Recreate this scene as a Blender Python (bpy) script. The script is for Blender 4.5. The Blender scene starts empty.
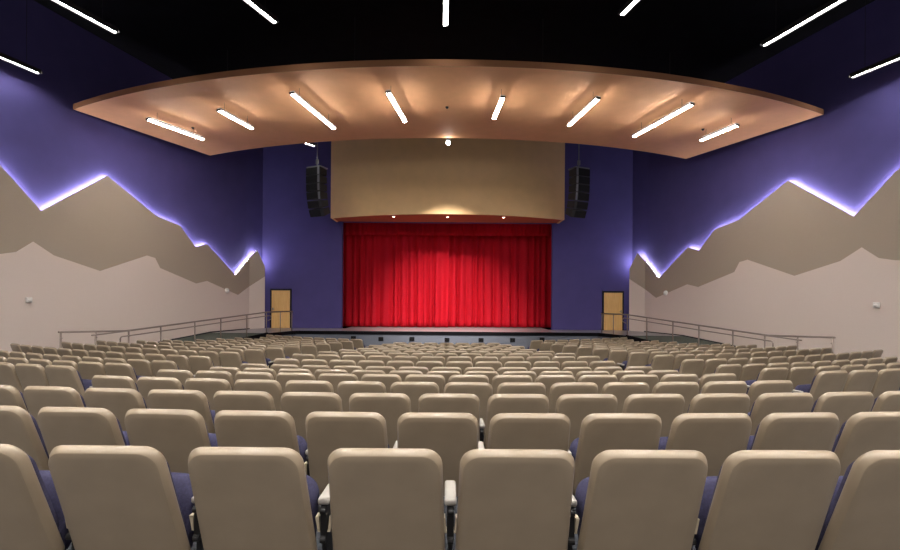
import bpy, bmesh, math, random
from mathutils import Vector, Matrix
from mathutils.geometry import tessellate_polygon
random.seed(7)
S = bpy.context.scene
COL = S.collection
PI = math.pi

def lin(c):
    c = c / 255.0
    return c / 12.92 if c <= 0.04045 else ((c + 0.055) / 1.055) ** 2.4
def rgb(r, g, b): return (lin(r), lin(g), lin(b), 1.0)

# ------------------------------------------------------------------ camera
EYE = 1.47            # eye height above the carpet at the rear row
F = 470.0             # focal length in pixels of the 900 px wide frame
ROLL = math.radians(0.40)
VPX, VPY = 447.0, 300.0
cam = bpy.data.cameras.new('camera'); camo = bpy.data.objects.new('camera', cam); COL.objects.link(camo)
cam.sensor_width = 36.0; cam.lens = F / 900.0 * 36.0
cam.shift_x = (450 - VPX) / 900.0; cam.shift_y = (VPY - 275) / 900.0
cam.clip_end = 200
camo.location = (0, 0, EYE); camo.rotation_euler = (PI / 2, -ROLL, 0)
S.camera = camo

# ------------------------------------------------------------------ world, exposure
w = bpy.data.worlds.new('world'); S.world = w; w.use_nodes = True
w.node_tree.nodes['Background'].inputs[0].default_value = (1.0, 0.90, 0.79, 1)
w.node_tree.nodes['Background'].inputs[1].default_value = 0.58
S.view_settings.view_transform = 'Standard'; S.view_settings.look = 'None'
S.view_settings.exposure = 0.0; S.view_settings.gamma = 1.0
S.view_settings.use_curve_mapping = False
S.cycles.use_denoising = True
S.cycles.max_bounces = 6; S.cycles.diffuse_bounces = 4; S.cycles.glossy_bounces = 3
S.cycles.sample_clamp_indirect = 6.0
LINE_STRENGTH = 70.0      # fittings on the black ceiling
REAR_FILL_STRENGTH = 260.0     # added fittings out of view, brightening the seats
CLOUD_STRENGTH = 105.0     # fittings under the cloud
COVE_STRENGTH = 95.0
SPOT_POWER = 7000.0
DOWN_POWER = 260.0

# ------------------------------------------------------------------ materials
def mat(name, col, rough=0.6, spec=0.5, noise=None, bump=None, sheen=0.0, metal=0.0, coords='Object', coat=0.0):
    m = bpy.data.materials.new(name); m.use_nodes = True
    nt = m.node_tree; b = nt.nodes['Principled BSDF']
    b.inputs['Base Color'].default_value = col
    b.inputs['Roughness'].default_value = rough
    b.inputs['Metallic'].default_value = metal
    b.inputs['Specular IOR Level'].default_value = spec
    if sheen:
        b.inputs['Sheen Weight'].default_value = sheen
        b.inputs['Sheen Tint'].default_value = col
    tc = nt.nodes.new('ShaderNodeTexCoord')
    if noise:
        sc, amt = noise
        n = nt.nodes.new('ShaderNodeTexNoise'); n.inputs['Scale'].default_value = sc; n.inputs['Detail'].default_value = 4
        r = nt.nodes.new('ShaderNodeValToRGB')
        r.color_ramp.elements[0].position = 0.3; r.color_ramp.elements[1].position = 0.7
        r.color_ramp.elements[0].color = tuple(max(0, c * (1 - amt)) for c in col[:3]) + (1,)
        r.color_ramp.elements[1].color = tuple(min(1, c * (1 + amt)) for c in col[:3]) + (1,)
        nt.links.new(tc.outputs[coords], n.inputs['Vector']); nt.links.new(n.outputs['Fac'], r.inputs['Fac'])
        nt.links.new(r.outputs['Color'], b.inputs['Base Color'])
    if bump:
        sc, st = bump
        n = nt.nodes.new('ShaderNodeTexNoise'); n.inputs['Scale'].default_value = sc; n.inputs['Detail'].default_value = 3
        bp = nt.nodes.new('ShaderNodeBump'); bp.inputs['Strength'].default_value = st; bp.inputs['Distance'].default_value = 0.004
        nt.links.new(tc.outputs[coords], n.inputs['Vector']); nt.links.new(n.outputs['Fac'], bp.inputs['Height'])
        nt.links.new(bp.outputs['Normal'], b.inputs['Normal'])
    if coat:
        b.inputs['Coat Weight'].default_value = coat; b.inputs['Coat Roughness'].default_value = 0.25
    return m
def emis(name, col, strength):
    m = bpy.data.materials.new(name); m.use_nodes = True
    nt = m.node_tree; nt.nodes.clear()
    e = nt.nodes.new('ShaderNodeEmission'); o = nt.nodes.new('ShaderNodeOutputMaterial')
    e.inputs[0].default_value = col; e.inputs[1].default_value = strength
    nt.links.new(e.outputs[0], o.inputs[0]); return m
def wood(name, col, dark):
    m = bpy.data.materials.new(name); m.use_nodes = True
    nt = m.node_tree; b = nt.nodes['Principled BSDF']; b.inputs['Roughness'].default_value = 0.45
    tc = nt.nodes.new('ShaderNodeTexCoord'); mp = nt.nodes.new('ShaderNodeMapping'); mp.inputs['Scale'].default_value = (9, 9, 0.7)
    n = nt.nodes.new('ShaderNodeTexNoise'); n.inputs['Scale'].default_value = 3; n.inputs['Detail'].default_value = 6
    r = nt.nodes.new('ShaderNodeValToRGB'); r.color_ramp.elements[0].color = dark; r.color_ramp.elements[1].color = col
    r.color_ramp.elements[0].position = 0.25; r.color_ramp.elements[1].position = 0.65
    nt.links.new(tc.outputs['Object'], mp.inputs['Vector']); nt.links.new(mp.outputs[0], n.inputs['Vector'])
    nt.links.new(n.outputs['Fac'], r.inputs['Fac']); nt.links.new(r.outputs[0], b.inputs['Base Color']); return m

M = dict(
    shell=mat('seat_plastic', rgb(156, 139, 117), 0.32, 0.6, noise=(6, 0.06), bump=(260, 0.10), coat=0.35),
    fabric=mat('seat_fabric', rgb(62, 60, 84), 0.9, 0.2, noise=(90, 0.25), bump=(400, 0.4), sheen=0.08),
    arm=mat('arm_plastic', rgb(166, 160, 152), 0.45, 0.4),
    steel=mat('dark_steel', rgb(34, 33, 34), 0.5, 0.5, metal=0.3),
    bracket=mat('bracket_paint', rgb(205, 190, 165), 0.5),
    carpet=mat('carpet', rgb(70, 72, 78), 0.95, 0.1, noise=(60, 0.3), bump=(300, 0.6)),
    black=mat('black_paint', rgb(16, 16, 20), 0.9, 0.15, noise=(2, 0.3)),
    blue=mat('blue_paint', rgb(84, 78, 136), 0.8, 0.2, noise=(1.5, 0.05)),
    panel=mat('taupe_panel', rgb(176, 162, 146), 0.85, 0.2, noise=(120, 0.06)),
    light=mat('pale_panel', rgb(226, 211, 202), 0.85, 0.2, noise=(120, 0.05)),
    cloud=mat('cloud_board', rgb(236, 178, 130), 0.7, 0.25, noise=(3, 0.03)),
    edge=mat('darker_rim', rgb(150, 106, 76), 0.7, 0.2),
    tan=mat('tan_paint', rgb(244, 204, 150), 0.65, 0.3, noise=(2, 0.03)),
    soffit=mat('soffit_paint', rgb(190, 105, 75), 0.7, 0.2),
    velvet=mat('red_velvet', rgb(230, 32, 54), 0.8, 0.2, noise=(40, 0.12), sheen=0.2),
    deck=mat('stage_deck', rgb(150, 146, 152), 0.32, 0.5, noise=(12, 0.1)),
    face=mat('stage_face', rgb(112, 117, 129), 0.85, 0.2, noise=(50, 0.15)),
    ramp=mat('ramp_carpet', rgb(92, 98, 92), 0.95, 0.1, noise=(60, 0.3)),
    rail=mat('rail_steel', rgb(150, 136, 128), 0.4, 0.5, metal=0.5),
    cabinet=mat('speaker_black', rgb(46, 47, 50), 0.55, 0.4),
    grille=mat('speaker_grille', rgb(24, 25, 27), 0.8, 0.3, bump=(500, 1.0)),
    plate=mat('rigging_grey', rgb(130, 132, 138), 0.5, 0.5, metal=0.4),
    housing=mat('lamp_housing', rgb(40, 38, 38), 0.5, 0.4),
    white=mat('white_plastic', rgb(240, 236, 232), 0.5, 0.4),
    frame=mat('door_frame', rgb(34, 28, 40), 0.6, 0.3),
    door=wood('maple_door', rgb(240, 198, 130), rgb(224, 174, 106)),
    lamp=emis('line_lamp', (1.0, 0.955, 0.90, 1), LINE_STRENGTH),
    rear_fill=emis('rear_fill_lamp', (1.0, 0.955, 0.90, 1), REAR_FILL_STRENGTH),
    cloudlamp=emis('cloud_lamp', (1.0, 0.955, 0.90, 1), CLOUD_STRENGTH),
    cloud_fill=emis('cloud_fill_lamp', (1.0, 0.955, 0.90, 1), 3.0),
    cove=emis('cove_led', (0.93, 0.90, 1.0, 1), COVE_STRENGTH),
    bulb=emis('spot_bulb', (1.0, 0.95, 0.9, 1), 60.0),
    warm=emis('warm_bulb', (1.0, 0.72, 0.5, 1), 8.0),
)

# ------------------------------------------------------------------ mesh helpers
def obj(name, bm, m, parent=None, smooth=False, loc=None):
    bmesh.ops.recalc_face_normals(bm, faces=bm.faces)
    me = bpy.data.meshes.new(name); bm.to_mesh(me); bm.free()
    me.materials.append(m)
    if smooth:
        for p in me.polygons: p.use_smooth = True
    o = bpy.data.objects.new(name, me); COL.objects.link(o)
    if parent: o.parent = parent
    if loc: o.location = loc
    return o
def sharp(o, deg=40):
    me = o.data
    for p in me.polygons: p.use_smooth = True
    me.set_sharp_from_angle(angle=math.radians(deg)); return o
def tag(o, label, cat, group=None):
    o['label'] = label; o['category'] = cat
    if group: o['group'] = group
    return o
def struct(o, label=None):
    o['kind'] = 'structure'
    if label: o['label'] = label
    return o
def thing(name, label, cat, loc=(0, 0, 0), rz=0.0, group=None):
    o = bpy.data.objects.new(name, None); COL.objects.link(o)
    o.empty_display_size = 0.1
    o.location = loc; o.rotation_euler = (0, 0, rz)
    return tag(o, label, cat, group)
def copy_tree(o, parent=None):
    c = o.copy(); COL.objects.link(c)
    if parent: c.parent = parent
    for ch in list(KIDS.get(o.name, [])): copy_tree(ch, c)
    return c
KIDS = {}
def box(bm, c, s, bev=0.0, rot=None, seg=2):
    r = bmesh.ops.create_cube(bm, size=1.0)
    vs = r['verts']
    mtx = Matrix.Translation(Vector(c)) @ (rot.to_4x4() if rot is not None else Matrix.Identity(4)) @ Matrix.Diagonal((s[0], s[1], s[2], 1))
    bmesh.ops.transform(bm, matrix=mtx, verts=vs)
    if bev > 0:
        es = {e for v in vs for e in v.link_edges}
        bmesh.ops.bevel(bm, geom=list(es), offset=bev, segments=seg, profile=0.5, affect='EDGES')
def boxbm(c, s, bev=0.0, rot=None, seg=2):
    bm = bmesh.new(); box(bm, c, s, bev, rot, seg); return bm
def prism(bm, pts, off):
    """closed solid: polygon pts (3D) swept by the vector off"""
    a = [bm.verts.new(p) for p in pts]; b = [bm.verts.new(Vector(p) + Vector(off)) for p in pts]
    n = len(pts)
    for i in range(n): bm.faces.new((a[i], b[i], b[(i + 1) % n], a[(i + 1) % n]))
    for t in tessellate_polygon([[Vector(p) for p in pts]]):
        bm.faces.new([a[k] for k in t]); bm.faces.new([b[k] for k in reversed(t)])
def tube(bm, pts, r, n=10, cap=True):
    pts = [Vector(p) for p in pts]; rings = []
    for i, p in enumerate(pts):
        t = (pts[min(i + 1, len(pts) - 1)] - pts[max(i - 1, 0)]).normalized()
        up = Vector((0, 0, 1)) if abs(t.z) < 0.9 else Vector((0, 1, 0))
        a = t.cross(up).normalized(); b = t.cross(a).normalized()
        rings.append([bm.verts.new(p + r * (math.cos(2 * PI * k / n) * a + math.sin(2 * PI * k / n) * b)) for k in range(n)])
    for i in range(len(rings) - 1):
        for k in range(n):
            bm.faces.new((rings[i][k], rings[i][(k + 1) % n], rings[i + 1][(k + 1) % n], rings[i + 1][k]))
    if cap:
        bm.faces.new(rings[0][::-1]); bm.faces.new(rings[-1])
def tubebm(pts, r, n=10):
    bm = bmesh.new(); tube(bm, pts, r, n); return bm
def arc_pts(a, b, c, n=6):
    """round the corner a-b-c"""
    a, b, c = Vector(a), Vector(b), Vector(c)
    return [(1 - t) ** 2 * a + 2 * t * (1 - t) * b + t * t * c for t in [i / n for i in range(n + 1)]]

# measurements: a photo pixel as a direction, used to find where things stand
cs, sn = math.cos(ROLL), math.sin(ROLL)
def ray(px, py):
    u, v = px - VPX, py - VPY
    u, v = u * cs + v * sn, -u * sn + v * cs
    return Vector((u / F, 1.0, -v / F))
def at_z(px, py, z):
    d = ray(px, py); t = (z - EYE) / d.z
    return Vector((0, 0, EYE)) + d * t
def at_y(px, py, y):
    return Vector((0, 0, EYE)) + ray(px, py) * y
def at_plane(px, py, P, N):
    d = ray(px, py); o = Vector((0, 0, EYE))
    t = (Vector(P) - o).dot(Vector(N)) / d.dot(Vector(N))
    return o + d * t

# ------------------------------------------------------------------ the rake: rows are arcs about a point upstage
CY = 31.0
ROW_D = [2.04, 2.93, 3.87, 4.92, 5.92, 6.88, 7.85, 8.82, 9.79, 10.76, 11.73, 12.70, 13.67, 14.64, 15.61, 16.58, 17.55]
ROW_DROP = [0.649, 0.702, 0.768, 0.856, 0.937, 1.032, 1.112, 1.142, 1.165, 1.21, 1.265, 1.32, 1.375, 1.425, 1.47, 1.503, 1.51]
ROW_PITCH = [0.597, 0.592, 0.584, 0.570, 0.560, 0.562, 0.560] + [0.560] * 10
ROW_OFF = [0.54, -0.09, 0.04, 0.41, 0.51, -0.07, 0.0, 0.43, 0.48, 0.0, 0.5, 0.02, 0.48, 0.0, 0.5, 0.0, 0.5]
SEAT_H = 0.82
prof = [(CY + 9, 1.47 - 0.15 - SEAT_H), (CY, 1.47 - 0.53 - SEAT_H)]
prof += [(CY - d, 1.47 - dr - SEAT_H) for d, dr in zip(ROW_D, ROW_DROP)] + [(10.0, 1.47 - 1.60 - SEAT_H), (5.0, 1.47 - 1.66 - SEAT_H)]
def floor_z(R):
    for (r1, z1), (r0, z0) in zip(prof[:-1], prof[1:]):
        if R >= r0: return z0 + (z1 - z0) * (R - r0) / (r1 - r0)
    return prof[-1][1]
def side_rise(x): return 0.0005 * max(0.0, abs(x) - 5.0)      # the carpet lifts a little towards the side walls
def floor_at(x, y): return floor_z(math.hypot(x, CY - y)) + side_rise(x)

bm = bmesh.new(); prev = None
radii = [r for r, _ in prof]
for r in radii:
    ring = []
    for k in range(97):
        a = math.radians(-72 + 144 * k / 96)
        ring.append(bm.verts.new((r * math.sin(a), CY - r * math.cos(a), floor_z(r) + side_rise(r * math.sin(a)))))
    if prev:
        for k in range(96): bm.faces.new((prev[k], prev[k + 1], ring[k + 1], ring[k]))
    prev = ring
struct(obj('floor', bm, M['carpet'], smooth=True), 'dark grey carpet on the gently raked floor')

# ------------------------------------------------------------------ room shell
CEIL = EYE + 9.0
WALL_Y = 25.0
K = 0.25
def panel_x(y): return -(16.0 - K * y)          # face of the mountain panels on the left
GAP = 0.17
Y_REAR = -5.0
Y_BEND = 23.85
nrm = Vector((1, -K, 0)).normalized()           # normal of the left side wall, into the hall
bmc = boxbm((0, 10.5, CEIL + 0.1), (40, 34, 0.2)); struct(obj('ceiling', bmc, M['black']), 'black ceiling above the hall')

def side_wall(sx):
    out = []
    for y in (Y_REAR, Y_BEND): out.append((panel_x(y) - GAP, y))
    out.append((-9.83, WALL_Y + 0.02))
    bm = bmesh.new(); z0, z1 = -1.2, CEIL
    for (xa, ya), (xb, yb) in zip(out[:-1], out[1:]):
        pts = [(sx * xa * -1 * -1, ya, z0), (sx * xb, yb, z0), (sx * xb, yb, z1), (sx * xa, ya, z1)]
        prism(bm, [(sx * xa, ya, z0), (sx * xb, yb, z0), (sx * xb, yb, z1), (sx * xa, ya, z1)], (-0.2 * sx, 0, 0))
    return bm
struct(obj('wall_left', side_wall(1), M['blue']), 'blue painted side wall on the left')
struct(obj('wall_right', side_wall(-1), M['blue']), 'blue painted side wall on the right')

DECK = -0.076
OPEN_X, OPEN_TOP = 5.60, EYE + 4.12
def fw(x0, x1, z0, z1):
    b = bmesh.new(); box(b, ((x0 + x1) / 2, WALL_Y + 0.15, (z0 + z1) / 2), (x1 - x0, 0.3, z1 - z0)); return b
bm = bmesh.new()
for (x0, x1, z0, z1) in ((-11, -OPEN_X, -1.2, CEIL), (OPEN_X, 11, -1.2, CEIL), (-OPEN_X, OPEN_X, OPEN_TOP, CEIL)):
    box(bm, ((x0 + x1) / 2, WALL_Y + 0.15, (z0 + z1) / 2), (x1 - x0, 0.3, z1 - z0))
struct(obj('wall_front', bm, M['blue']), 'blue wall around the stage opening')
bm = bmesh.new()
box(bm, (0, 28.0, 3.5), (14, 0.1, 10)); box(bm, (-6.8, 26.6, 3.5), (0.1, 2.8, 10)); box(bm, (6.8, 26.6, 3.5), (0.1, 2.8, 10))
struct(obj('wall_back', bm, M['black']), 'black wall behind the stage curtain')

# ------------------------------------------------------------------ mountain panels on the side walls
RIDGE = [(0, 165), (41.8, 211), (108, 176), (156, 215.5), (180, 225.6), (196, 247), (207, 244), (236, 275.5), (250.5, 258.5)]
RIDGE2 = [(250.5, 258.5), (257.5, 250.5), (265, 266.5)]
FOOT = [(0, 254), (16, 252), (33, 241.6), (54, 255.5), (100, 271), (147, 255.5), (155, 258), (160, 268), (196, 283.5), (207, 281), (238, 295), (250.5, 286.5)]
FOOT2 = [(250.5, 286.5), (265, 276.5)]
P0 = Vector((panel_x(Y_BEND), Y_BEND, 0))
PE = Vector((-9.52, 24.55, 0))
n2 = Vector(((PE - P0).y, -(PE - P0).x, 0)).normalized()
def on_main(p): return at_plane(p[0], p[1], P0, nrm)
def on_end(p): return at_plane(p[0], p[1], P0, n2)
def rear_pts(pts3, extra):
    """continue a ridge line along the wall behind the frame's edge: (metres back, height)"""
    d = Vector((-K, -1, 0)).normalized(); f = pts3[0]
    return [Vector((f.x, f.y, 0)) + d * s + Vector((0, 0, f.z + dz)) for s, dz in extra][::-1] + pts3
ridge = rear_pts([on_main(p) for p in RIDGE], [(0.9, 0.55), (2.4, 1.0), (4.2, -0.3), (6.5, 0.9), (9.0, 0.2)])
foot = rear_pts([on_main(p) for p in FOOT], [(1.6, -0.15), (3.0, 0.45), (5.0, -0.3), (7.0, 0.3), (9.0, -0.2)])
ridge2 = [on_end(p) for p in RIDGE2]; foot2 = [on_end(p) for p in FOOT2]
# share the seam between the two panels
ridge2[0] = Vector((P0.x, P0.y, ridge[-1].z)); ridge[-1] = ridge2[0].copy()
foot2[0] = Vector((P0.x, P0.y, foot[-1].z)); foot[-1] = foot2[0].copy()
ridge2[-1] = Vector((PE.x, PE.y, ridge2[-1].z)); foot2[-1] = Vector((PE.x, PE.y, foot2[-1].z))
def mir(p, sx): return Vector((p.x * sx, p.y, p.z))
def mountain(sx):
    side = 'left' if sx > 0 else 'right'
    root = thing('mountain_panel', f'taupe mountain shaped panel with a pale foothill layer, lit from behind, on the {side} wall', 'wall panel',
                 (sx * panel_x(14), 14, 0), 0, 'mountain wall panels')
    inv = Matrix.Translation(-root.location)
    zb = -1.0
    def add(name, polys, m):
        bm = bmesh.new(); cache = {}
        def V(p):
            q = mir(p, sx) - root.location; k = tuple(round(c, 4) for c in q)
            if k not in cache: cache[k] = bm.verts.new(q)
            return cache[k]
        for top, off in polys:
            fr = [V(p) for p in top]; bk = [V(p + off) for p in top]
            fb = [V(Vector((p.x, p.y, zb))) for p in top]; bb = [V(Vector((p.x, p.y, zb)) + off) for p in top]
            for i in range(len(top) - 1):
                for q in ((fr[i], fr[i + 1], fb[i + 1], fb[i]), (bk[i + 1], bk[i], bb[i], bb[i + 1]), (fr[i], bk[i], bk[i + 1], fr[i + 1]), (fb[i + 1], bb[i + 1], bb[i], fb[i])):
                    bm.faces.new(q)
            for i in (0, -1): bm.faces.new((fr[i], fb[i], bb[i], bk[i]))
        return obj(name, bm, m, root)
    def poly(top): return top
    th = 0.07
    add('ridge_panel', [(poly(ridge), -nrm * th), (poly(ridge2), -n2 * th)], M['panel'])
    f1 = [p + nrm * 0.008 for p in foot]; f2 = [p + n2 * 0.008 for p in foot2]
    mid = (f1[-1] + f2[0]) / 2; f1[-1] = Vector((mid.x, mid.y, f1[-1].z)); f2[0] = f1[-1].copy()
    add('foothill_panel', [(poly(f1), -nrm * 0.008), (poly(f2), -n2 * 0.008)], M['light'])
    # the strip of light fixed to the back of the ridge
    bm = bmesh.new()
    def strip(pts, n):
        for a, b in zip(pts[:-1], pts[1:]):
            d = (b - a).normalized(); q = n.cross(d).normalized()
            if q.z > 0: q = -q
            a1 = a - n * (th + 0.004) + q * 0.02 + d * 0.02; b1 = b - n * (th + 0.004) + q * 0.02 - d * 0.02
            r = [a1, b1, b1 + q * 0.03, a1 + q * 0.03]
            prism(bm, [mir(p, sx) - root.location for p in r], mir(-n * 0.025, sx))
    strip(ridge[2:], nrm); strip(ridge2, n2)
    obj('light_strip', bm, M['cove'], root)
    return root
mountain(1); mountain(-1)

# ------------------------------------------------------------------ stage, ramps
Y_EDGE = 23.0; Y_LAND = 21.2
def rail_x(y): return -(8.1 + K * (Y_LAND - y))
Y_FOOT = 14.3
NOSE = 0.17
deck_pts = [(-7.4, Y_EDGE), (7.4, Y_EDGE), (8.1, Y_LAND), (-panel_x(Y_LAND), Y_LAND), (-panel_x(Y_BEND), Y_BEND), (9.52, 24.6), (9.6, WALL_Y), (5.4, WALL_Y), (5.4, 27.9),
            (-5.4, 27.9), (-5.4, WALL_Y), (-9.6, WALL_Y), (-9.52, 24.6), (panel_x(Y_BEND), Y_BEND), (panel_x(Y_LAND), Y_LAND), (-8.1, Y_LAND)]
bm = bmesh.new(); prism(bm, [(x, y, DECK) for x, y in deck_pts], (0, 0, -0.06))
struct(obj('floor_stage', bm, M['deck']), 'grey stage deck in front of the red curtain')
# the stage front: grey face under a black nosing
front = [(-8.1, Y_LAND), (-7.4, Y_EDGE), (7.4, Y_EDGE), (8.1, Y_LAND)]
def skirt(bm, line, ztop, zbot, t):
    for (a, b) in zip(line[:-1], line[1:]):
        za, zb = (ztop(a), ztop(b)); ya, yb = zbot(a), zbot(b)
        d = (Vector((b[0], b[1], 0)) - Vector((a[0], a[1], 0))).normalized(); n = Vector((d.y, -d.x, 0))
        prism(bm, [(a[0], a[1], ya), (b[0], b[1], yb), (b[0], b[1], zb), (a[0], a[1], za)], -n * t)
bm = bmesh.new(); skirt(bm, front, lambda p: DECK - 0.06, lambda p: -1.1, 0.1)
struct(obj('wall_stage', bm, M['face']), 'grey front face of the stage below its black edge')
bm = bmesh.new()
off = [(-8.08, Y_LAND - 0.02), (-7.39, Y_EDGE - 0.03), (7.39, Y_EDGE - 0.03), (8.08, Y_LAND - 0.02)]
skirt(bm, off, lambda p: DECK - 0.004, lambda p: DECK - NOSE, 0.05)
struct(obj('trim_1', bm, M['black']), 'black edge trim along the stage front')
def ramp_z(y):
    zf = floor_at(rail_x(Y_FOOT), Y_FOOT) - 0.01
    if y <= Y_FOOT: return zf
    return zf + (DECK - zf) * (y - Y_FOOT) / (Y_LAND - Y_FOOT)
for sx, nm in ((1, 'left'), (-1, 'right')):
    bm = bmesh.new()
    prev = None
    for i in range(13):
        y = Y_FOOT + (Y_LAND - Y_FOOT) * i / 12
        z = ramp_z(y)
        q = [bm.verts.new((sx * panel_x(y), y, z)), bm.verts.new((sx * rail_x(y), y, z)), bm.verts.new((sx * rail_x(y), y, -1.1)), bm.verts.new((sx * panel_x(y), y, -1.1))]
        if prev:
            for k in range(4): bm.faces.new((prev[k], prev[(k + 1) % 4], q[(k + 1) % 4], q[k]))
        else: bm.faces.new(q)
        prev = q
    bm.faces.new(prev[::-1])
    r = struct(obj('floor_ramp_' + nm, bm, M['ramp']), f'grey carpeted ramp up to the stage on the {nm}')
    bm = bmesh.new()
    line = [(sx * rail_x(Y_FOOT + (Y_LAND - Y_FOOT) * i / 8) + sx * 0.03, Y_FOOT + (Y_LAND - Y_FOOT) * i / 8) for i in range(9)]
    for a, b in zip(line[:-1], line[1:]):
        prism(bm, [(a[0], a[1], ramp_z(a[1]) - NOSE), (b[0], b[1], ramp_z(b[1]) - NOSE), (b[0], b[1], ramp_z(b[1]) + 0.03), (a[0], a[1], ramp_z(a[1]) + 0.03)], (-sx * 0.06, 0, 0))
    struct(obj('trim_2' if sx > 0 else 'trim_3', bm, M['black']), f'black edge trim along the {nm} ramp')
    # dark skirting where ramp and deck meet the panel
    bm = bmesh.new()
    ys = [Y_FOOT + (Y_LAND - Y_FOOT) * i / 6 for i in range(7)] + [Y_BEND - 0.02]
    for a, b in zip(ys[:-1], ys[1:]):
        za, zb = ramp_z(min(a, Y_LAND)), ramp_z(min(b, Y_LAND))
        xa, xb = sx * (panel_x(a) + 0.05), sx * (panel_x(b) + 0.05)
        prism(bm, [(xa, a, za), (xb, b, zb), (xb, b, zb + 0.045), (xa, a, za + 0.045)], (-sx * 0.02, 0, 0))
    struct(obj('baseboard_' + nm, bm, M['frame']), f'dark skirting along the {nm} wall')

# black openings in the stage front
words = ['first', 'second', 'third', 'fourth', 'fifth', 'sixth', 'seventh', 'eighth', 'ninth', 'tenth', 'eleventh', 'twelfth', 'thirteenth', 'fourteenth', 'fifteenth', 'sixteenth', 'seventeenth']
for i, (px, py) in enumerate([(353.5, 338), (381, 339), (412, 339), (447, 339.8), (481, 340), (512.5, 340), (542, 339.5)]):
    p = at_y(px, py, Y_EDGE)
    t = thing('stage_vent', f'small black box fitting on the stage front, {words[i]} from the left', 'vent', (p.x, Y_EDGE, p.z), 0, 'black fittings on the stage front')
    obj('vent_frame', boxbm((0, -0.02, 0), (0.24, 0.04, 0.19), 0.01), M['black'], t)
    b = bmesh.new()
    for k in range(4): box(b, (0, -0.045, -0.055 + k * 0.037), (0.2, 0.012, 0.014))
    obj('louvre', b, M['steel'], t)

# ------------------------------------------------------------------ doors
for di, (sx, nm) in enumerate(((1, 'left'), (-1, 'right'))):
    p0 = at_y(272, 290, WALL_Y); p1 = at_y(290.5, 290, WALL_Y)
    x0, x1, zt = p0.x, p1.x, p0.z - 0.02
    cx = sx * (x0 + x1) / 2; wd = abs(x1 - x0); ht = zt - DECK
    d = bpy.data.objects.new(f'door_{di + 1}', None); COL.objects.link(d); d.location = (cx, WALL_Y, DECK)
    struct(d, f'pale maple stage door at the {nm} side of the stage')
    obj('door_leaf', boxbm((0, -0.03, ht / 2), (wd, 0.05, ht), 0.006), M['door'], d)
    b = bmesh.new()
    for s in (-1, 1): box(b, (s * (wd / 2 + 0.035), -0.03, ht / 2 + 0.035), (0.07, 0.09, ht + 0.07))
    box(b, (0, -0.03, ht + 0.045), (wd + 0.14, 0.09, 0.09))
    obj('door_frame', b, M['frame'], d)
    b = bmesh.new(); hx = sx * -(wd / 2 - 0.07)
    box(b, (hx, -0.065, 1.0), (0.05, 0.02, 0.14), 0.005); tube(b, [(hx, -0.07, 1.0), (hx, -0.12, 1.0), (hx + sx * 0.11, -0.12, 1.0)], 0.011)
    obj('door_handle', b, M['plate'], d)

# ------------------------------------------------------------------ header over the stage
HTOP = 4.86
FX, FY_END, FY_MID, FZ = 5.92, 23.8, 22.4, EYE + 4.1
sag = FY_END - FY_MID; FR = (FX * FX + sag * sag) / (2 * sag)
arc = []
for i in range(33):
    x = -FX + 2 * FX * i / 32
    arc.append((x, FY_MID + FR - math.sqrt(FR * FR - x * x)))
root = thing('proscenium_header', 'tan bowed header wall above the red curtain', 'header', (0, WALL_Y, FZ))
bm = bmesh.new()
pr = []
for x, y in arc:
    pr.append((bm.verts.new((x, y - WALL_Y, 0)), bm.verts.new((x, y - WALL_Y, HTOP)), bm.verts.new((x * 0.985, y - WALL_Y + 0.1, HTOP)), bm.verts.new((x * 0.985, y - WALL_Y + 0.1, 0))))
for a, b in zip(pr[:-1], pr[1:]):
    for k in range(4): bm.faces.new((a[k], a[(k + 1) % 4], b[(k + 1) % 4], b[k]))
bm.faces.new(pr[0]); bm.faces.new(pr[-1][::-1])
sharp(obj('front_panel', bm, M['tan'], root))
for s in (-1, 1):
    obj('side_panel', boxbm((s * (FX - 0.06), (FY_END - WALL_Y) / 2 + 0.03, HTOP / 2), (0.1, WALL_Y - FY_END - 0.10, HTOP)), M['tan'], root)
bm = bmesh.new()
prism(bm, [(x * 0.985, y - WALL_Y + 0.1, 0.03) for x, y in arc] + [(FX * 0.985, -0.02, 0.03), (-FX * 0.985, -0.02, 0.03)], (0, 0, 0.05))
obj('soffit', bm, M['soffit'], root)
for i, px in enumerate((393, 447, 503)):
    p = at_z(px, 217.5, FZ + 0.03); p.y = 23.3; p.x = (px - VPX) / F * p.y
    t = thing('downlight', 'small round downlight in the header soffit, ' + ('nearest the left end', 'in the middle', 'nearest the right end')[i], 'light', (p.x, p.y, FZ + 0.03), 0, 'downlights over the curtain')
    b = bmesh.new(); bmesh.ops.create_cone(b, cap_ends=True, segments=20, radius1=0.09, radius2=0.10, depth=0.02)
    obj('trim_ring', b, M['white'], t, loc=(0, 0, -0.01))
    b = bmesh.new(); bmesh.ops.create_uvsphere(b, u_segments=16, v_segments=8, radius=0.06)
    bmesh.ops.scale(b, vec=(1, 1, 0.5), verts=b.verts)
    obj('lens', b, M['warm'], t, smooth=True, loc=(0, 0, -0.02))
    l = bpy.data.lights.new('downlight_lamp', 'SPOT'); l.energy = DOWN_POWER; l.color = (1, 0.8, 0.65); l.spot_size = 1.6; l.spot_blend = 0.8; l.shadow_soft_size = 0.05
    lo = bpy.data.objects.new('lamp', l); COL.objects.link(lo); lo.parent = t; lo.location = (0, 0, -0.07)

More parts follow.
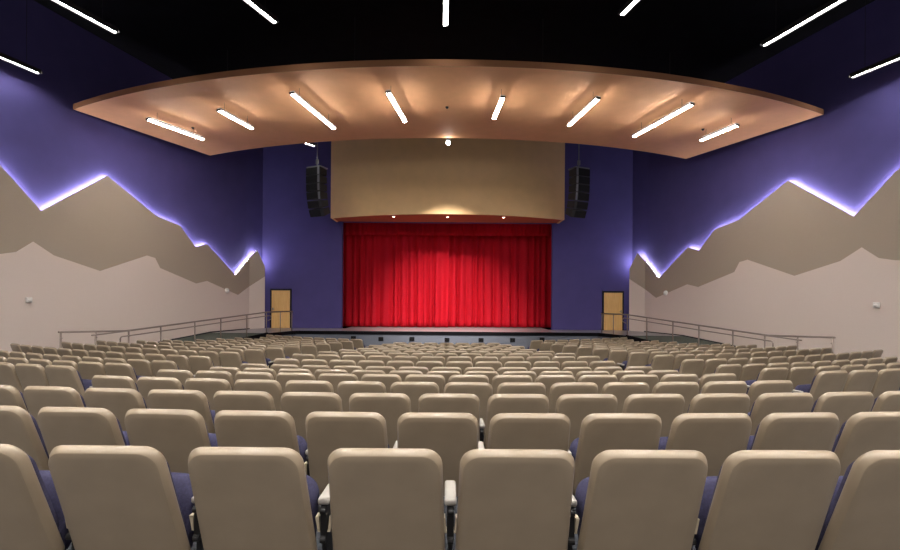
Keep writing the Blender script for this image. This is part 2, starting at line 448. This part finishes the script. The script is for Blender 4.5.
# ------------------------------------------------------------------ stage curtain
def drape(x0, x1, zt, zb, y, period, amp, seed, nz=24):
    rng = random.Random(seed); bm = bmesh.new()
    n = int((x1 - x0) / period * 14); cols = []
    ph = 0.0; phs = []
    for i in range(n + 1):
        ph += 2 * PI / 14 * (1 + 0.45 * math.sin(i * 0.083 + seed) * math.sin(i * 0.031 + 2 * seed)); phs.append(ph)
    for i in range(n + 1):
        u = i / n; col = []
        for j in range(nz + 1):
            v = j / nz
            a = amp * (0.45 + 0.55 * v ** 0.6) * (0.75 + 0.35 * math.sin(i * 0.19 + seed))
            sh = 0.05 * v * math.sin(i * 0.05 + seed) + 0.02 * v * math.sin(i * 0.4)
            yy = y - a * math.sin(phs[i]) - 0.35 * a * math.sin(2 * phs[i] + 0.7 + 0.8 * v) * v
            col.append(bm.verts.new((x0 + (x1 - x0) * u + sh, yy, zt + (zb - zt) * v)))
        cols.append(col)
    for a, b in zip(cols[:-1], cols[1:]):
        for j in range(nz): bm.faces.new((a[j], a[j + 1], b[j + 1], b[j]))
    ret = bmesh.ops.solidify(bm, geom=bm.faces[:], thickness=0.006)
    return bm
CUR_Y = 26.3
c = obj('stage_curtain', drape(-6.05, 0.12, OPEN_TOP + 0.5, DECK + 0.03, CUR_Y, 0.44, 0.19, 1.3), M['velvet'], smooth=True)
tag(c, 'red velvet curtain in deep folds, left half of the pair across the stage', 'curtain', 'red stage curtains')
c = obj('stage_curtain', drape(-0.12, 6.05, OPEN_TOP + 0.5, DECK + 0.03, CUR_Y + 0.40, 0.44, 0.19, 2.9), M['velvet'], smooth=True)
tag(c, 'red velvet curtain in deep folds, right half of the pair across the stage', 'curtain', 'red stage curtains')
c = obj('curtain_valance', drape(-6.05, 6.05, OPEN_TOP + 0.5, OPEN_TOP - 0.55, CUR_Y - 0.3, 0.3, 0.06, 4.1, 6), M['velvet'], smooth=True)
tag(c, 'short dark red pleated valance across the top of the stage opening', 'valance')

# ------------------------------------------------------------------ ceiling cloud
CH = EYE + 6.1
nearL, nearM, nearR = at_z(72, 107, CH), at_z(447, 66, CH), at_z(822, 117, CH)
farL, farM, farR = at_z(209, 155.5, CH), at_z(447, 138, CH), at_z(685, 159, CH)
hx = (abs(nearL.x) + nearR.x) / 2; hy = (nearL.y + nearR.y) / 2
fx = (abs(farL.x) + farR.x) / 2; fy = (farL.y + farR.y) / 2
def circ(xh, ye, ym, n):
    s = ye - ym; R = (xh * xh + s * s) / (2 * s)
    return [(-xh + 2 * xh * i / n, ym + R - math.sqrt(R * R - (-xh + 2 * xh * i / n) ** 2)) for i in range(n + 1)]
near = circ(hx, hy, nearM.y, 48); far = circ(fx, fy, farM.y, 48)
root = thing('ceiling_cloud', 'large curved tan acoustic cloud hanging below the black ceiling', 'ceiling panel', (0, (nearM.y + farM.y) / 2, CH))
ry = root.location.y
bm = bmesh.new(); TH = 0.17
q = []
for (a, b) in zip(near, far):
    q.append([bm.verts.new((a[0], a[1] - ry, 0)), bm.verts.new((b[0], b[1] - ry, 0)), bm.verts.new((b[0], b[1] - ry, TH)), bm.verts.new((a[0], a[1] - ry, TH))])
for a, b in zip(q[:-1], q[1:]):
    for k in range(4): bm.faces.new((a[k], a[(k + 1) % 4], b[(k + 1) % 4], b[k]))
bm.faces.new(q[0]); bm.faces.new(q[-1][::-1])
sharp(obj('panel', bm, M['cloud'], root), 30)
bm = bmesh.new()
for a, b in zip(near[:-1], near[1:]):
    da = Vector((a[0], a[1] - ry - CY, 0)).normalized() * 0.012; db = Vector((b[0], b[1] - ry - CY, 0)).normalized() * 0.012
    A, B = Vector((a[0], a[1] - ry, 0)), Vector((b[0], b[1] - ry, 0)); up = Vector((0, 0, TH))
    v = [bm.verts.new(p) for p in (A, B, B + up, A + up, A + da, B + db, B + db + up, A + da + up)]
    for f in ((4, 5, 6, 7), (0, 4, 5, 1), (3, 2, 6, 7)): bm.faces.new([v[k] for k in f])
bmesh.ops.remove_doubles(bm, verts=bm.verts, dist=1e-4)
sharp(obj('darker_rim', bm, M['edge'], root), 30)  # thin skin on the cloud's near rim, a darker brown than the panel
for x, y in ((-8, 17), (-3, 15), (3, 15), (8, 17)):
    obj('hanger_rod', tubebm([(x, y - ry, TH), (x, y - ry, CEIL - CH)], 0.012, 8), M['steel'], root)
for i, (px, py) in enumerate([(193, 127.5), (447, 107), (703, 129)]):
    p = at_z(px, py, CH)
    b = bmesh.new(); bmesh.ops.create_cone(b, cap_ends=True, segments=16, radius1=0.03, radius2=0.055, depth=0.05)
    bmesh.ops.translate(b, vec=(0, 0, -0.025), verts=b.verts)
    o = obj('sprinkler', b, M['housing'], loc=p); tag(o, 'tiny dark sprinkler head under the cloud, ' + ('near its left end', 'at its centre', 'near its right end')[i], 'sprinkler', 'sprinklers under the cloud')

# ------------------------------------------------------------------ linear lights
SHADE = [(-0.062, -0.075), (-0.055, -0.075), (-0.055, 0.004), (0.055, 0.004), (0.055, -0.075), (0.062, -0.075), (0.062, 0.06), (-0.062, 0.06)]   # section of a lamp channel
LIP = -0.010
def line_light(p, q, width, label, group, hang=0.0, name='linear_light', lamp='lamp', shade=True):
    p, q = Vector(p), Vector(q); mid = (p + q) / 2; L = (q - p).length
    rz = math.atan2((q - p).y, (q - p).x) - PI / 2
    t = thing(name, label, 'light', mid, rz, group)
    obj('diffuser', boxbm((0, 0, -0.02), (width, L, 0.045), 0.012), M[lamp], t)
    if not shade:
        obj('cloud_fill_strip', boxbm((0, 0, 0.07), (width * 0.7, L * 0.9, 0.016), 0.004), M['cloud_fill'], t)  # glow strip added on top to brighten the cloud right above the fitting
    for s in (-1, 1):
        obj('end_cap', boxbm((0, s * (L / 2 + 0.02), -0.015), (width + 0.03, 0.03, 0.06), 0.005), M['housing'], t)
    if hang:
        b = bmesh.new()
        prism(b, [(-x, -L / 2, z if shade else max(z, LIP)) for x, z in SHADE], (0, L, 0))
        for v in b.verts: v.co.x *= width / 0.1
        obj('housing', b, M['housing' if shade else 'white'], t)
        for s in (-1, 1): obj('hanger', tubebm([(0, s * L * 0.35, 0.05), (0, s * L * 0.35, hang)], 0.005, 6), M['steel'], t)
    return t
CL = [((148, 119), (203, 139)), ((219, 110), (252, 128)), ((292, 93), (334, 128)), ((388, 92), (405, 121)),
      ((503, 97), (494, 118)), ((598, 98), (569, 125)), ((692, 104), (634, 136)), ((737, 125), (701, 140))]
for i, (a, b) in enumerate(CL):
    lab = f'glowing linear light under the tan cloud, {words[i]} from its left end' if i < 4 else f'glowing linear light under the tan cloud, {words[7 - i]} from its right end'
    line_light(at_z(*a, CH - 0.32), at_z(*b, CH - 0.32), 0.10, lab, 'linear lights under the cloud', 0.32, lamp='cloudlamp', shade=False)
LH = EYE + 6.7
CE = [((0, 55), (40, 72), 'on the black ceiling beside the left wall'), ((60, 0), (117, 31), 'on the black ceiling, second from the left wall'),
      ((250, 0), (276, 21), 'on the black ceiling, just left of the middle one'), ((446.5, -20), (445.5, 24), 'in the middle of the black ceiling'),
      ((634, 0), (621, 13), 'on the black ceiling, just right of the middle one'), ((838, 0), (763, 44), 'on the black ceiling, second from the right wall'),
      ((900, 56), (851, 76), 'on the black ceiling beside the right wall')]
for a, b, lab in CE:
    f = at_z(*b, LH); n = at_z(*a, LH); d = (n - f).normalized()
    line_light(f + d * 2.4, f, 0.10, 'glowing linear light ' + lab, 'linear lights on the ceiling', CEIL - LH)
# unseen lamp rows added to light the seats, stronger than the ceiling fittings
for i, x in enumerate((-10.5, -7.0, -3.5, 0.0, 3.5, 7.0, 10.5)):
    for y in (5.2, 0.6, -3.4):
        th = x / 34.0
        line_light((x - th * -1.2, y - 1.2, LH), (x + th * -1.2, y + 1.2, LH), 0.10, 'added linear light, out of view, above the rear rows', 'added linear lights over the rear rows', CEIL - LH, lamp='rear_fill')
# short fitting beyond the cloud, above the left loudspeakers
p = at_y(305.5, 142, 20.6); q = p + Vector((0.30, 0.40, 0))
line_light(p, q, 0.11, 'short linear light just beyond the cloud above the left loudspeaker array', 'linear lights beyond the cloud', CEIL - p.z)

# spotlight at the far lip of the cloud
p = at_z(447, 136.5, CH - 0.16); p.y = farM.y + 0.1; p.x = (447 - VPX) / F * p.y
t = thing('stage_spotlight', 'bright spotlight at the middle of the cloud edge aimed at the curtain', 'light', (p.x, p.y, CH - 0.10))
obj('yoke', tubebm([(0, 0, 0.12), (0, 0, 0.28)], 0.015, 8), M['housing'], t)
b = bmesh.new(); bmesh.ops.create_cone(b, cap_ends=True, segments=20, radius1=0.11, radius2=0.08, depth=0.2)
bmesh.ops.rotate(b, matrix=Matrix.Rotation(math.radians(-55), 3, 'X'), verts=b.verts); bmesh.ops.translate(b, vec=(0, 0.05, 0.06), verts=b.verts)
obj('lamp_body', b, M['housing'], t, smooth=False)
b = bmesh.new(); bmesh.ops.create_uvsphere(b, u_segments=16, v_segments=10, radius=0.075)
obj('bulb', b, M['bulb'], t, smooth=True, loc=(0, -0.02, -0.06))
l = bpy.data.lights.new('spot_lamp', 'SPOT'); l.energy = SPOT_POWER; l.color = (1, 0.93, 0.85); l.spot_size = math.radians(60); l.spot_blend = 1.0; l.shadow_soft_size = 0.12
lo = bpy.data.objects.new('lamp', l); COL.objects.link(lo); lo.parent = t; lo.location = (0, 0.02, -0.2)
lo.rotation_euler = (Vector((0, CUR_Y, -1.0)) - Vector((p.x, p.y, CH - 0.3))).to_track_quat('-Z', 'Y').to_euler()

# ------------------------------------------------------------------ loudspeaker arrays
def array(sx, px, pyt, lab):
    Y = 21.6
    p = at_y(px, pyt, Y)
    t = thing('speaker_array', lab, 'loudspeaker', p, 0, 'hanging loudspeaker arrays')
    t.rotation_euler = (0, 0, -sx * math.radians(24))
    z, y = 0.0, 0.0; ang = 0.0
    W, D, H = 0.80, 0.5, 0.36
    fr = bmesh.new(); box(fr, (0, 0.05, 0.03), (W * 0.98, 0.55, 0.06), 0.008)
    obj('rigging_frame', fr, M['plate'], t)
    for k in range(6):
        ang += math.radians((0, 1, 2, 5, 7, 9)[k])
        R = Matrix.Rotation(ang, 3, 'X')
        c = Vector((0, y, z)) + R @ Vector((0, 0, -H / 2))
        b = bmesh.new(); box(b, (0, 0, 0), (W, D, H - 0.012), 0.012)
        # tapered rear
        for v in b.verts:
            if v.co.y > 0: v.co.z *= 0.82
        cab = obj('cabinet', b, M['cabinet'], t); cab.location = c; cab.rotation_euler = (ang, 0, 0)
        obj('grille', boxbm((-sx * 0.07, -D / 2 - 0.006, 0), (W * 0.78, 0.03, H - 0.06), 0.008), M['grille'], cab)
        if k < 4:
            obj('side_plate', boxbm((sx * W * 0.40, -D / 2 - 0.01, 0), (0.10, 0.03, H - 0.03), 0.006), M['plate'], cab)
        z += (R @ Vector((0, 0, -H))).z; y += (R @ Vector((0, 0, -H))).y
    b = bmesh.new(); tube(b, [(0.0, 0.05, 0.05), (0.0, 0.05, CEIL - p.z)], 0.022, 8)
    box(b, (0, 0.05, 0.32), (0.12, 0.1, 0.22), 0.02)
    obj('hoist_chain', b, M['plate'], t)
array(1, 316.5, 168.5, 'black curved loudspeaker array hanging left of the tan header')
array(-1, 579.5, 169.5, 'black curved loudspeaker array hanging right of the tan header')

# ------------------------------------------------------------------ ramp railings
def railing(sx):
    side = 'left' if sx > 0 else 'right'
    t = thing('ramp_railing', f'slim metal railing along the ramp on the {side} side of the stage', 'railing', (sx * rail_x(17), 17, ramp_z(17)), 0, 'ramp railings')
    o = t.location
    def P(y, z, dx=0.0): return Vector((sx * (rail_x(y) - dx), y, z)) - o
    def topz(y): return 0.55 + (0.453 - 0.55) * (y - 12.5) / (14.36 - 12.5) if y < 14.36 else 0.453 + (0.87 - 0.453) * (y - 14.36) / (Y_LAND - 14.36)
    end = Vector((sx * -7.42, 22.6, 0.87)) - o
    pts = [P(12.45, topz(12.5)), P(13.9, topz(13.9)), P(14.36, topz(14.36) + 0.004), P(14.9, topz(14.9)), P(17, topz(17)), P(19, topz(19)), P(Y_LAND, 0.87), end]
    obj('top_rail', tubebm(pts, 0.028), M['rail'], t, smooth=True)
    pts = [P(13.3, 0.40, -0.03), P(14.5, 0.455, -0.02)]
    obj('rail_extension', tubebm(pts, 0.02), M['rail'], t, smooth=True)
    y0 = 13.4 / ((447 - 119) / F + K)
    lo = lambda y: topz(y) - 0.16
    pts = [P(y0, floor_at(rail_x(y0), y0) + 0.55, -0.05)] + arc_pts(P(y0, lo(y0) - 0.08, -0.05), P(y0, lo(y0), -0.05), P(y0 + 0.12, lo(y0 + 0.12), -0.05)) + [P(17, lo(17), -0.05), P(19, lo(19), -0.05), P(Y_LAND - 0.1, 0.70, -0.05)]
    pts += arc_pts(P(Y_LAND + 0.1, 0.705, -0.05), P(Y_LAND + 0.22, 0.70, -0.05), P(Y_LAND + 0.2, 0.55, -0.05)) + [P(Y_LAND + 0.02, 0.48, -0.02)]
    obj('handrail', tubebm(pts, 0.02), M['rail'], t, smooth=True)
    for px in (61, 96, 129, 161, 195, 221, 247, 266.5):
        y = min(13.4 / ((447 - px) / F + K), Y_LAND)
        zb = ramp_z(y) if y >= Y_FOOT else floor_at(rail_x(y), y)
        obj('post', tubebm([P(y, zb - 0.02), P(y, topz(y))], 0.024), M['rail'], t, smooth=True)
        obj('bracket', tubebm([P(y, lo(y) - 0.02), P(y, lo(y) - 0.005, -0.05)], 0.01, 6), M['rail'], t)
    e0 = Vector((sx * -8.1, Y_LAND, 0)) - o
    for f in (0.5, 0.97):
        e = e0.lerp(Vector((sx * -7.42, 22.6, 0)) - o, f)
        obj('post', tubebm([(e.x, e.y, DECK - o.z), (e.x, e.y, 0.87 - o.z)], 0.022), M['rail'], t, smooth=True)
railing(1); railing(-1)

# ------------------------------------------------------------------ fittings on the side panels
def on_wall(px, py, sx):
    q = at_plane(px, py, mir(P0, sx), mir(nrm, sx)); return q + mir(nrm, sx) * 0.03
for sx, px, py, side in ((1, 27.5, 300, 'left'), (-1, 878, 305, 'right')):
    p = on_wall(px, py, sx); a = math.atan2(nrm.y, nrm.x)
    t = thing('wall_sensor', f'small white square box low on the pale panel of the {side} wall', 'wall fixture', p, a if sx > 0 else PI - a, 'white boxes on the side walls')
    obj('back_box', boxbm((0.03, 0, 0), (0.06, 0.16, 0.16), 0.012), M['white'], t)
    b = bmesh.new(); bmesh.ops.create_uvsphere(b, u_segments=16, v_segments=10, radius=0.05)
    obj('lens_dome', b, M['white'], t, smooth=True, loc=(0.06, 0, -0.01))
for sx, px, py, side in ((1, 226.5, 290.5, 'left'), (-1, 666, 293, 'right')):
    p = on_wall(px, py, sx)
    t = thing('wall_strobe', f'tiny white round fixture near the foothill line by the {side} end of stage', 'wall fixture', p, 0, 'round fixtures on the side walls')
    b = bmesh.new(); bmesh.ops.create_uvsphere(b, u_segments=16, v_segments=10, radius=0.09)
    obj('dome', b, M['white'], t, smooth=True)
    n = mir(nrm, sx); b = bmesh.new(); tube(b, [-n * 0.03, n * 0.02], 0.12, 20); obj('back_plate', b, M['white'], t)

# ------------------------------------------------------------------ auditorium seats
HW = 0.257
def rr(hw, z0, z1, rt, rb, n=9, arch=0.006):
    """rounded outline of a seat back, anticlockwise from behind"""
    pts = []
    def corner(cx, cz, r, a0):
        for i in range(n): 
            a = a0 + PI / 2 * i / (n - 1); pts.append((cx + r * math.cos(a), cz + r * math.sin(a)))
    corner(hw - rt, z1 - rt, rt, 0); 
    for k in range(1, 8):
        x = (hw - rt) * (1 - 2 * k / 8); pts.append((x, z1))
    corner(-hw + rt, z1 - rt, rt, PI / 2)
    for k in range(1, 6): pts.append((-hw, z1 - rt - (z1 - z0 - rt - rb) * k / 6))
    corner(-hw + rb, z0 + rb, rb, PI)
    for k in range(1, 8): pts.append(((-hw + rb) + 2 * (hw - rb) * k / 8, z0))
    corner(hw - rb, z0 + rb, rb, 1.5 * PI)
    for k in range(1, 6): pts.append((hw, z0 + rb + (z1 - z0 - rt - rb) * k / 6))
    return [(x, z + arch * (1 - (x / hw) ** 2) * (1 if z > (z0 + z1) / 2 else 0)) for x, z in pts]
TILT = math.tan(math.radians(20))
def slab(outline, rings, shape):
    """rings: (inset, y) from the back centre round to the front; shape(x,z,y) bends it"""
    bm = bmesh.new(); cz = sum(p[1] for p in outline) / len(outline)
    loops = []
    for ins, y in rings:
        lp = []
        for x, z in outline:
            r = math.hypot(x, z - cz)
            if ins < 1: 
                f = ins; xx, zz = x * f, cz + (z - cz) * f
            else:
                d = ins - 1; xx = x - math.copysign(min(d * 0.55, abs(x)), x) * min(1, abs(x) / 0.16); zz = z - math.copysign(d, z - cz) * min(1, abs(z - cz) / 0.16)
            lp.append(bm.verts.new(shape(xx, zz, y)))
        loops.append(lp)
    n = len(outline)
    for a, b in zip(loops[:-1], loops[1:]):
        for k in range(n): bm.faces.new((a[k], a[(k + 1) % n], b[(k + 1) % n], b[k]))
    bm.faces.new(loops[0]); bm.faces.new(loops[-1][::-1])
    return bm
def back_shape(x, z, y):
    w = 1.0 + 0.07 * (SEAT_H - z) / 0.6
    return (x * w, y + (SEAT_H - z) * TILT + 0.014 * (x / HW) ** 2, z)
out = rr(HW, 0.20, SEAT_H, 0.075, 0.05)
shell_bm = slab(out, [(0.15, 0.0), (0.5, 0.0), (0.8, 0.0), (1.027, 0.0), (1.025, 0.001), (1.014, 0.014), (1.005, 0.026), (1.0, 0.036), (1.001, 0.045), (1.006, 0.051), (1.014, 0.053), (0.8, 0.04), (0.3, 0.04)], back_shape)
out2 = rr(HW - 0.02, 0.32, SEAT_H - 0.045, 0.065, 0.05)
pad_bm = slab(out2, [(0.3, 0.042), (0.9, 0.044), (1.0, 0.05), (1.0, 0.075), (1.01, 0.095), (1.03, 0.105), (0.7, 0.112), (0.3, 0.108)], back_shape)
# folded-up seat: hinge near z = .42, cushion standing almost upright
def cush_shape(x, z, y):
    # local: z along the cushion from hinge (0) to nose (0.44); y thickness
    a = math.radians(74)
    yy = 0.36 + z * math.cos(a) - y * math.sin(a) * -1
    zz = 0.26 + z * math.sin(a) + y * math.cos(a) * -1
    return (x, yy, zz)
out3 = rr(0.238, -0.08, 0.30, 0.09, 0.05, arch=0.012)
cush_bm = slab(out3, [(0.3, -0.075), (0.7, -0.075), (1.03, -0.068), (1.01, -0.055), (1.0, -0.035), (1.0, 0.0), (1.01, 0.012), (0.7, 0.014), (0.3, 0.014)], cush_shape)
out4 = rr(0.226, -0.07, 0.28, 0.08, 0.05, arch=0.01)
pan_bm = slab(out4, [(0.3, 0.015), (0.9, 0.015), (1.0, 0.018), (1.004, 0.03), (1.02, 0.038), (0.7, 0.042), (0.3, 0.042)], cush_shape)
arm_x = 0.285
def arm_bm(s):
    b = bmesh.new(); box(b, (s * arm_x, 0.40, 0.485), (0.060, 0.26, 0.034), 0.012, seg=3); return b
def std_bm(s):
    b = bmesh.new()
    box(b, (s * arm_x, 0.36, 0.24), (0.022, 0.14, 0.46), 0.006)
    box(b, (s * arm_x, 0.30, 0.38), (0.034, 0.05, 0.17), 0.006)
    box(b, (s * arm_x, 0.36, 0.012), (0.09, 0.26, 0.024), 0.006)
    tube(b, [(s * arm_x - 0.014, 0.272, 0.442), (s * arm_x + 0.014, 0.272, 0.442)], 0.016, 12)
    tube(b, [(s * arm_x - 0.014, 0.275, 0.30), (s * arm_x + 0.014, 0.275, 0.30)], 0.018, 12)
    return b
def hinge_bm(s):
    b = bmesh.new()
    prism(b, [(s * arm_x + x, 0.285, z - 0.085) for x, z in ((-0.044, 0.490), (-0.026, 0.490), (-0.021, 0.424), (0.021, 0.424), (0.026, 0.490), (0.044, 0.490), (0.030, 0.416), (-0.030, 0.416))], (0, 0.05, 0))
    return b
proto = None
GROUP = 'auditorium seats in curved rows'
def finish(o): 
    KIDS.setdefault(o.parent.name, []).append(o); return o
end_parts = []
def make_seat():
    t = thing('auditorium_seat', 'x', 'seat', (0, 0, 0), 0, GROUP)
    a = obj('back_shell', shell_bm, M['shell'], t, smooth=True); sharp(a, 50); finish(a)
    finish(obj('back_cushion', pad_bm, M['fabric'], t, smooth=True))
    finish(obj('seat_cushion', cush_bm, M['fabric'], t, smooth=True))
    finish(obj('seat_pan', pan_bm, M['shell'], t, smooth=True))
    finish(sharp(obj('armrest', arm_bm(1), M['arm'], t)))
    finish(obj('standard', std_bm(1), M['steel'], t))
    finish(obj('hinge_bracket', hinge_bm(1), M['bracket'], t))
    return t
end_mesh = {}
seat_count = 0
def place(theta, R, cy, z, label, left_end, pitch=0.56):
    global proto, seat_count
    seat_count += 1
    if proto is None: proto = make_seat(); o = proto
    else: o = copy_tree(proto)
    o.location = (R * math.sin(theta), cy - R * math.cos(theta), floor_at(R * math.sin(theta), cy - R * math.cos(theta)) - 0.015); o.rotation_euler = (0, 0, theta); o['label'] = label
    shift = pitch / 2 - arm_x if pitch > 0.565 else 0.0
    for c in o.children:
        if c.name.split('.')[0] in ('armrest', 'standard', 'hinge_bracket'): c.location.x = shift
    if left_end:
        for nm, f, m in (('armrest', arm_bm, 'arm'), ('standard', std_bm, 'steel')):
            if nm not in end_mesh:
                e = obj(nm, f(-1), M[m], o); end_mesh[nm] = e
                if nm == 'armrest': sharp(e)
            else:
                e = end_mesh[nm].copy(); COL.objects.link(e); e.parent = o
LIST = []
def place_later(*a): LIST.append(a)
def in_frame(x, y, margin=0.3):
    return abs(x) - margin < 450.0 / F * y
A_IN = 0.153
ROW_RADIUS = {0: 150.0, 1: 42.0, 2: 33.0}
rowname = lambda k: 'nearest' if k == 0 else words[k] + ' nearest'
OUTER = {7: 11.0, 8: 10.4, 9: 10.15, 10: 9.7, 11: 9.25, 12: 8.8, 13: 8.45, 14: 8.2, 15: 7.95, 16: 7.75}
for k in range(17):
    R = CY - ROW_D[k]; z = floor_z(R) - 0.015; pt = ROW_PITCH[k]
    # centre block
    if k < 16:
        lim = A_IN * R + 0.10 + (0.6 if k < 3 else 0); items = []
        for i in range(-16, 17):
            s = (i + ROW_OFF[k]) * pt
            if k == 0 and s < -0.5: s -= 0.03 * round(-s / pt - 0.4)
            if abs(s) + 0.25 > lim: continue
            RA = ROW_RADIUS.get(k, R); th = s / RA; x, y = RA * math.sin(th), ROW_D[k] + RA - RA * math.cos(th)
            if not in_frame(x, y, 0.22): continue
            items.append((i, s, th))
        half = abs(ROW_OFF[k]) > 0.25
        for n, (i, s, th) in enumerate(items):
            if half: j = i + 1 if s > 0 else -i
            else: j = abs(i)
            if j == 0: where = 'on the centre line'
            else: where = f'{words[j - 1]} {"right" if s > 0 else "left"} of the centre line'
            place_later(th, RA, ROW_D[k] + RA, z, f'taupe seat, {rowname(k)} row of middle block, {where}', n == 0, pt)
    # side blocks
    if k >= 4:
        s0 = A_IN * R + (1.38 if k < 12 else 1.38 - 0.03 * (k - 11)) + 0.245
        for sx, nm in ((-1, 'left'), (1, 'right')):
            j = 0; lst = []
            while True:
                th = sx * (s0 + j * 0.556) / R; x, y = R * math.sin(th), CY - R * math.cos(th)
                if abs(x) + 0.22 > OUTER.get(k, 30) or not in_frame(x, y, 0.22) or j > 16: break
                lst.append(th); j += 1
            for j, th in enumerate(lst):
                first = (j == 0 and sx > 0) or (j == len(lst) - 1 and sx < 0)
                place_later(th, R, CY, z, f'taupe seat, {rowname(k - 4)} row of {nm} block, {words[j]} from the aisle', first)
dist = lambda a: math.hypot(a[1] * math.sin(a[0]), a[2] - a[1] * math.cos(a[0]))
order = sorted(range(len(LIST)), key=lambda i: dist(LIST[i]))
near_set = set(order[:300])
for i, a in enumerate(LIST):
    if i in near_set: place(*a)
# the tiny seats nearest the stage: one mass
rest = [LIST[i] for i in order[300:]]
if rest:
    bm = bmesh.new(); me = bpy.data.meshes.new('seat_rows')
    for mi, nm in enumerate(('back_shell', 'back_cushion', 'seat_cushion', 'armrest', 'standard')):
        src = next(c for c in proto.children if c.name.split('.')[0] == nm); me.materials.append(src.data.materials[0])
        for th, R, cy, z, lab, le, *_ in rest:
            n0 = len(bm.faces); v0 = len(bm.verts); bm.from_mesh(src.data)
            bm.verts.ensure_lookup_table(); bm.faces.ensure_lookup_table()
            mt = Matrix.Translation((R * math.sin(th), CY - R * math.cos(th), z + side_rise(R * math.sin(th)))) @ Matrix.Rotation(th, 4, 'Z')
            bmesh.ops.transform(bm, matrix=mt, verts=bm.verts[v0:])
            for f in bm.faces[n0:]: f.material_index = mi
    bm.to_mesh(me); bm.free()
    o = bpy.data.objects.new('far_seat_rows', me); COL.objects.link(o)
    tag(o, 'far rows of taupe seats just in front of the stage', 'seats'); o['kind'] = 'stuff'
print('SEATS', len(LIST), 'individual', seat_count, 'farthest individual', dist(LIST[order[min(299, len(order) - 1)]]))
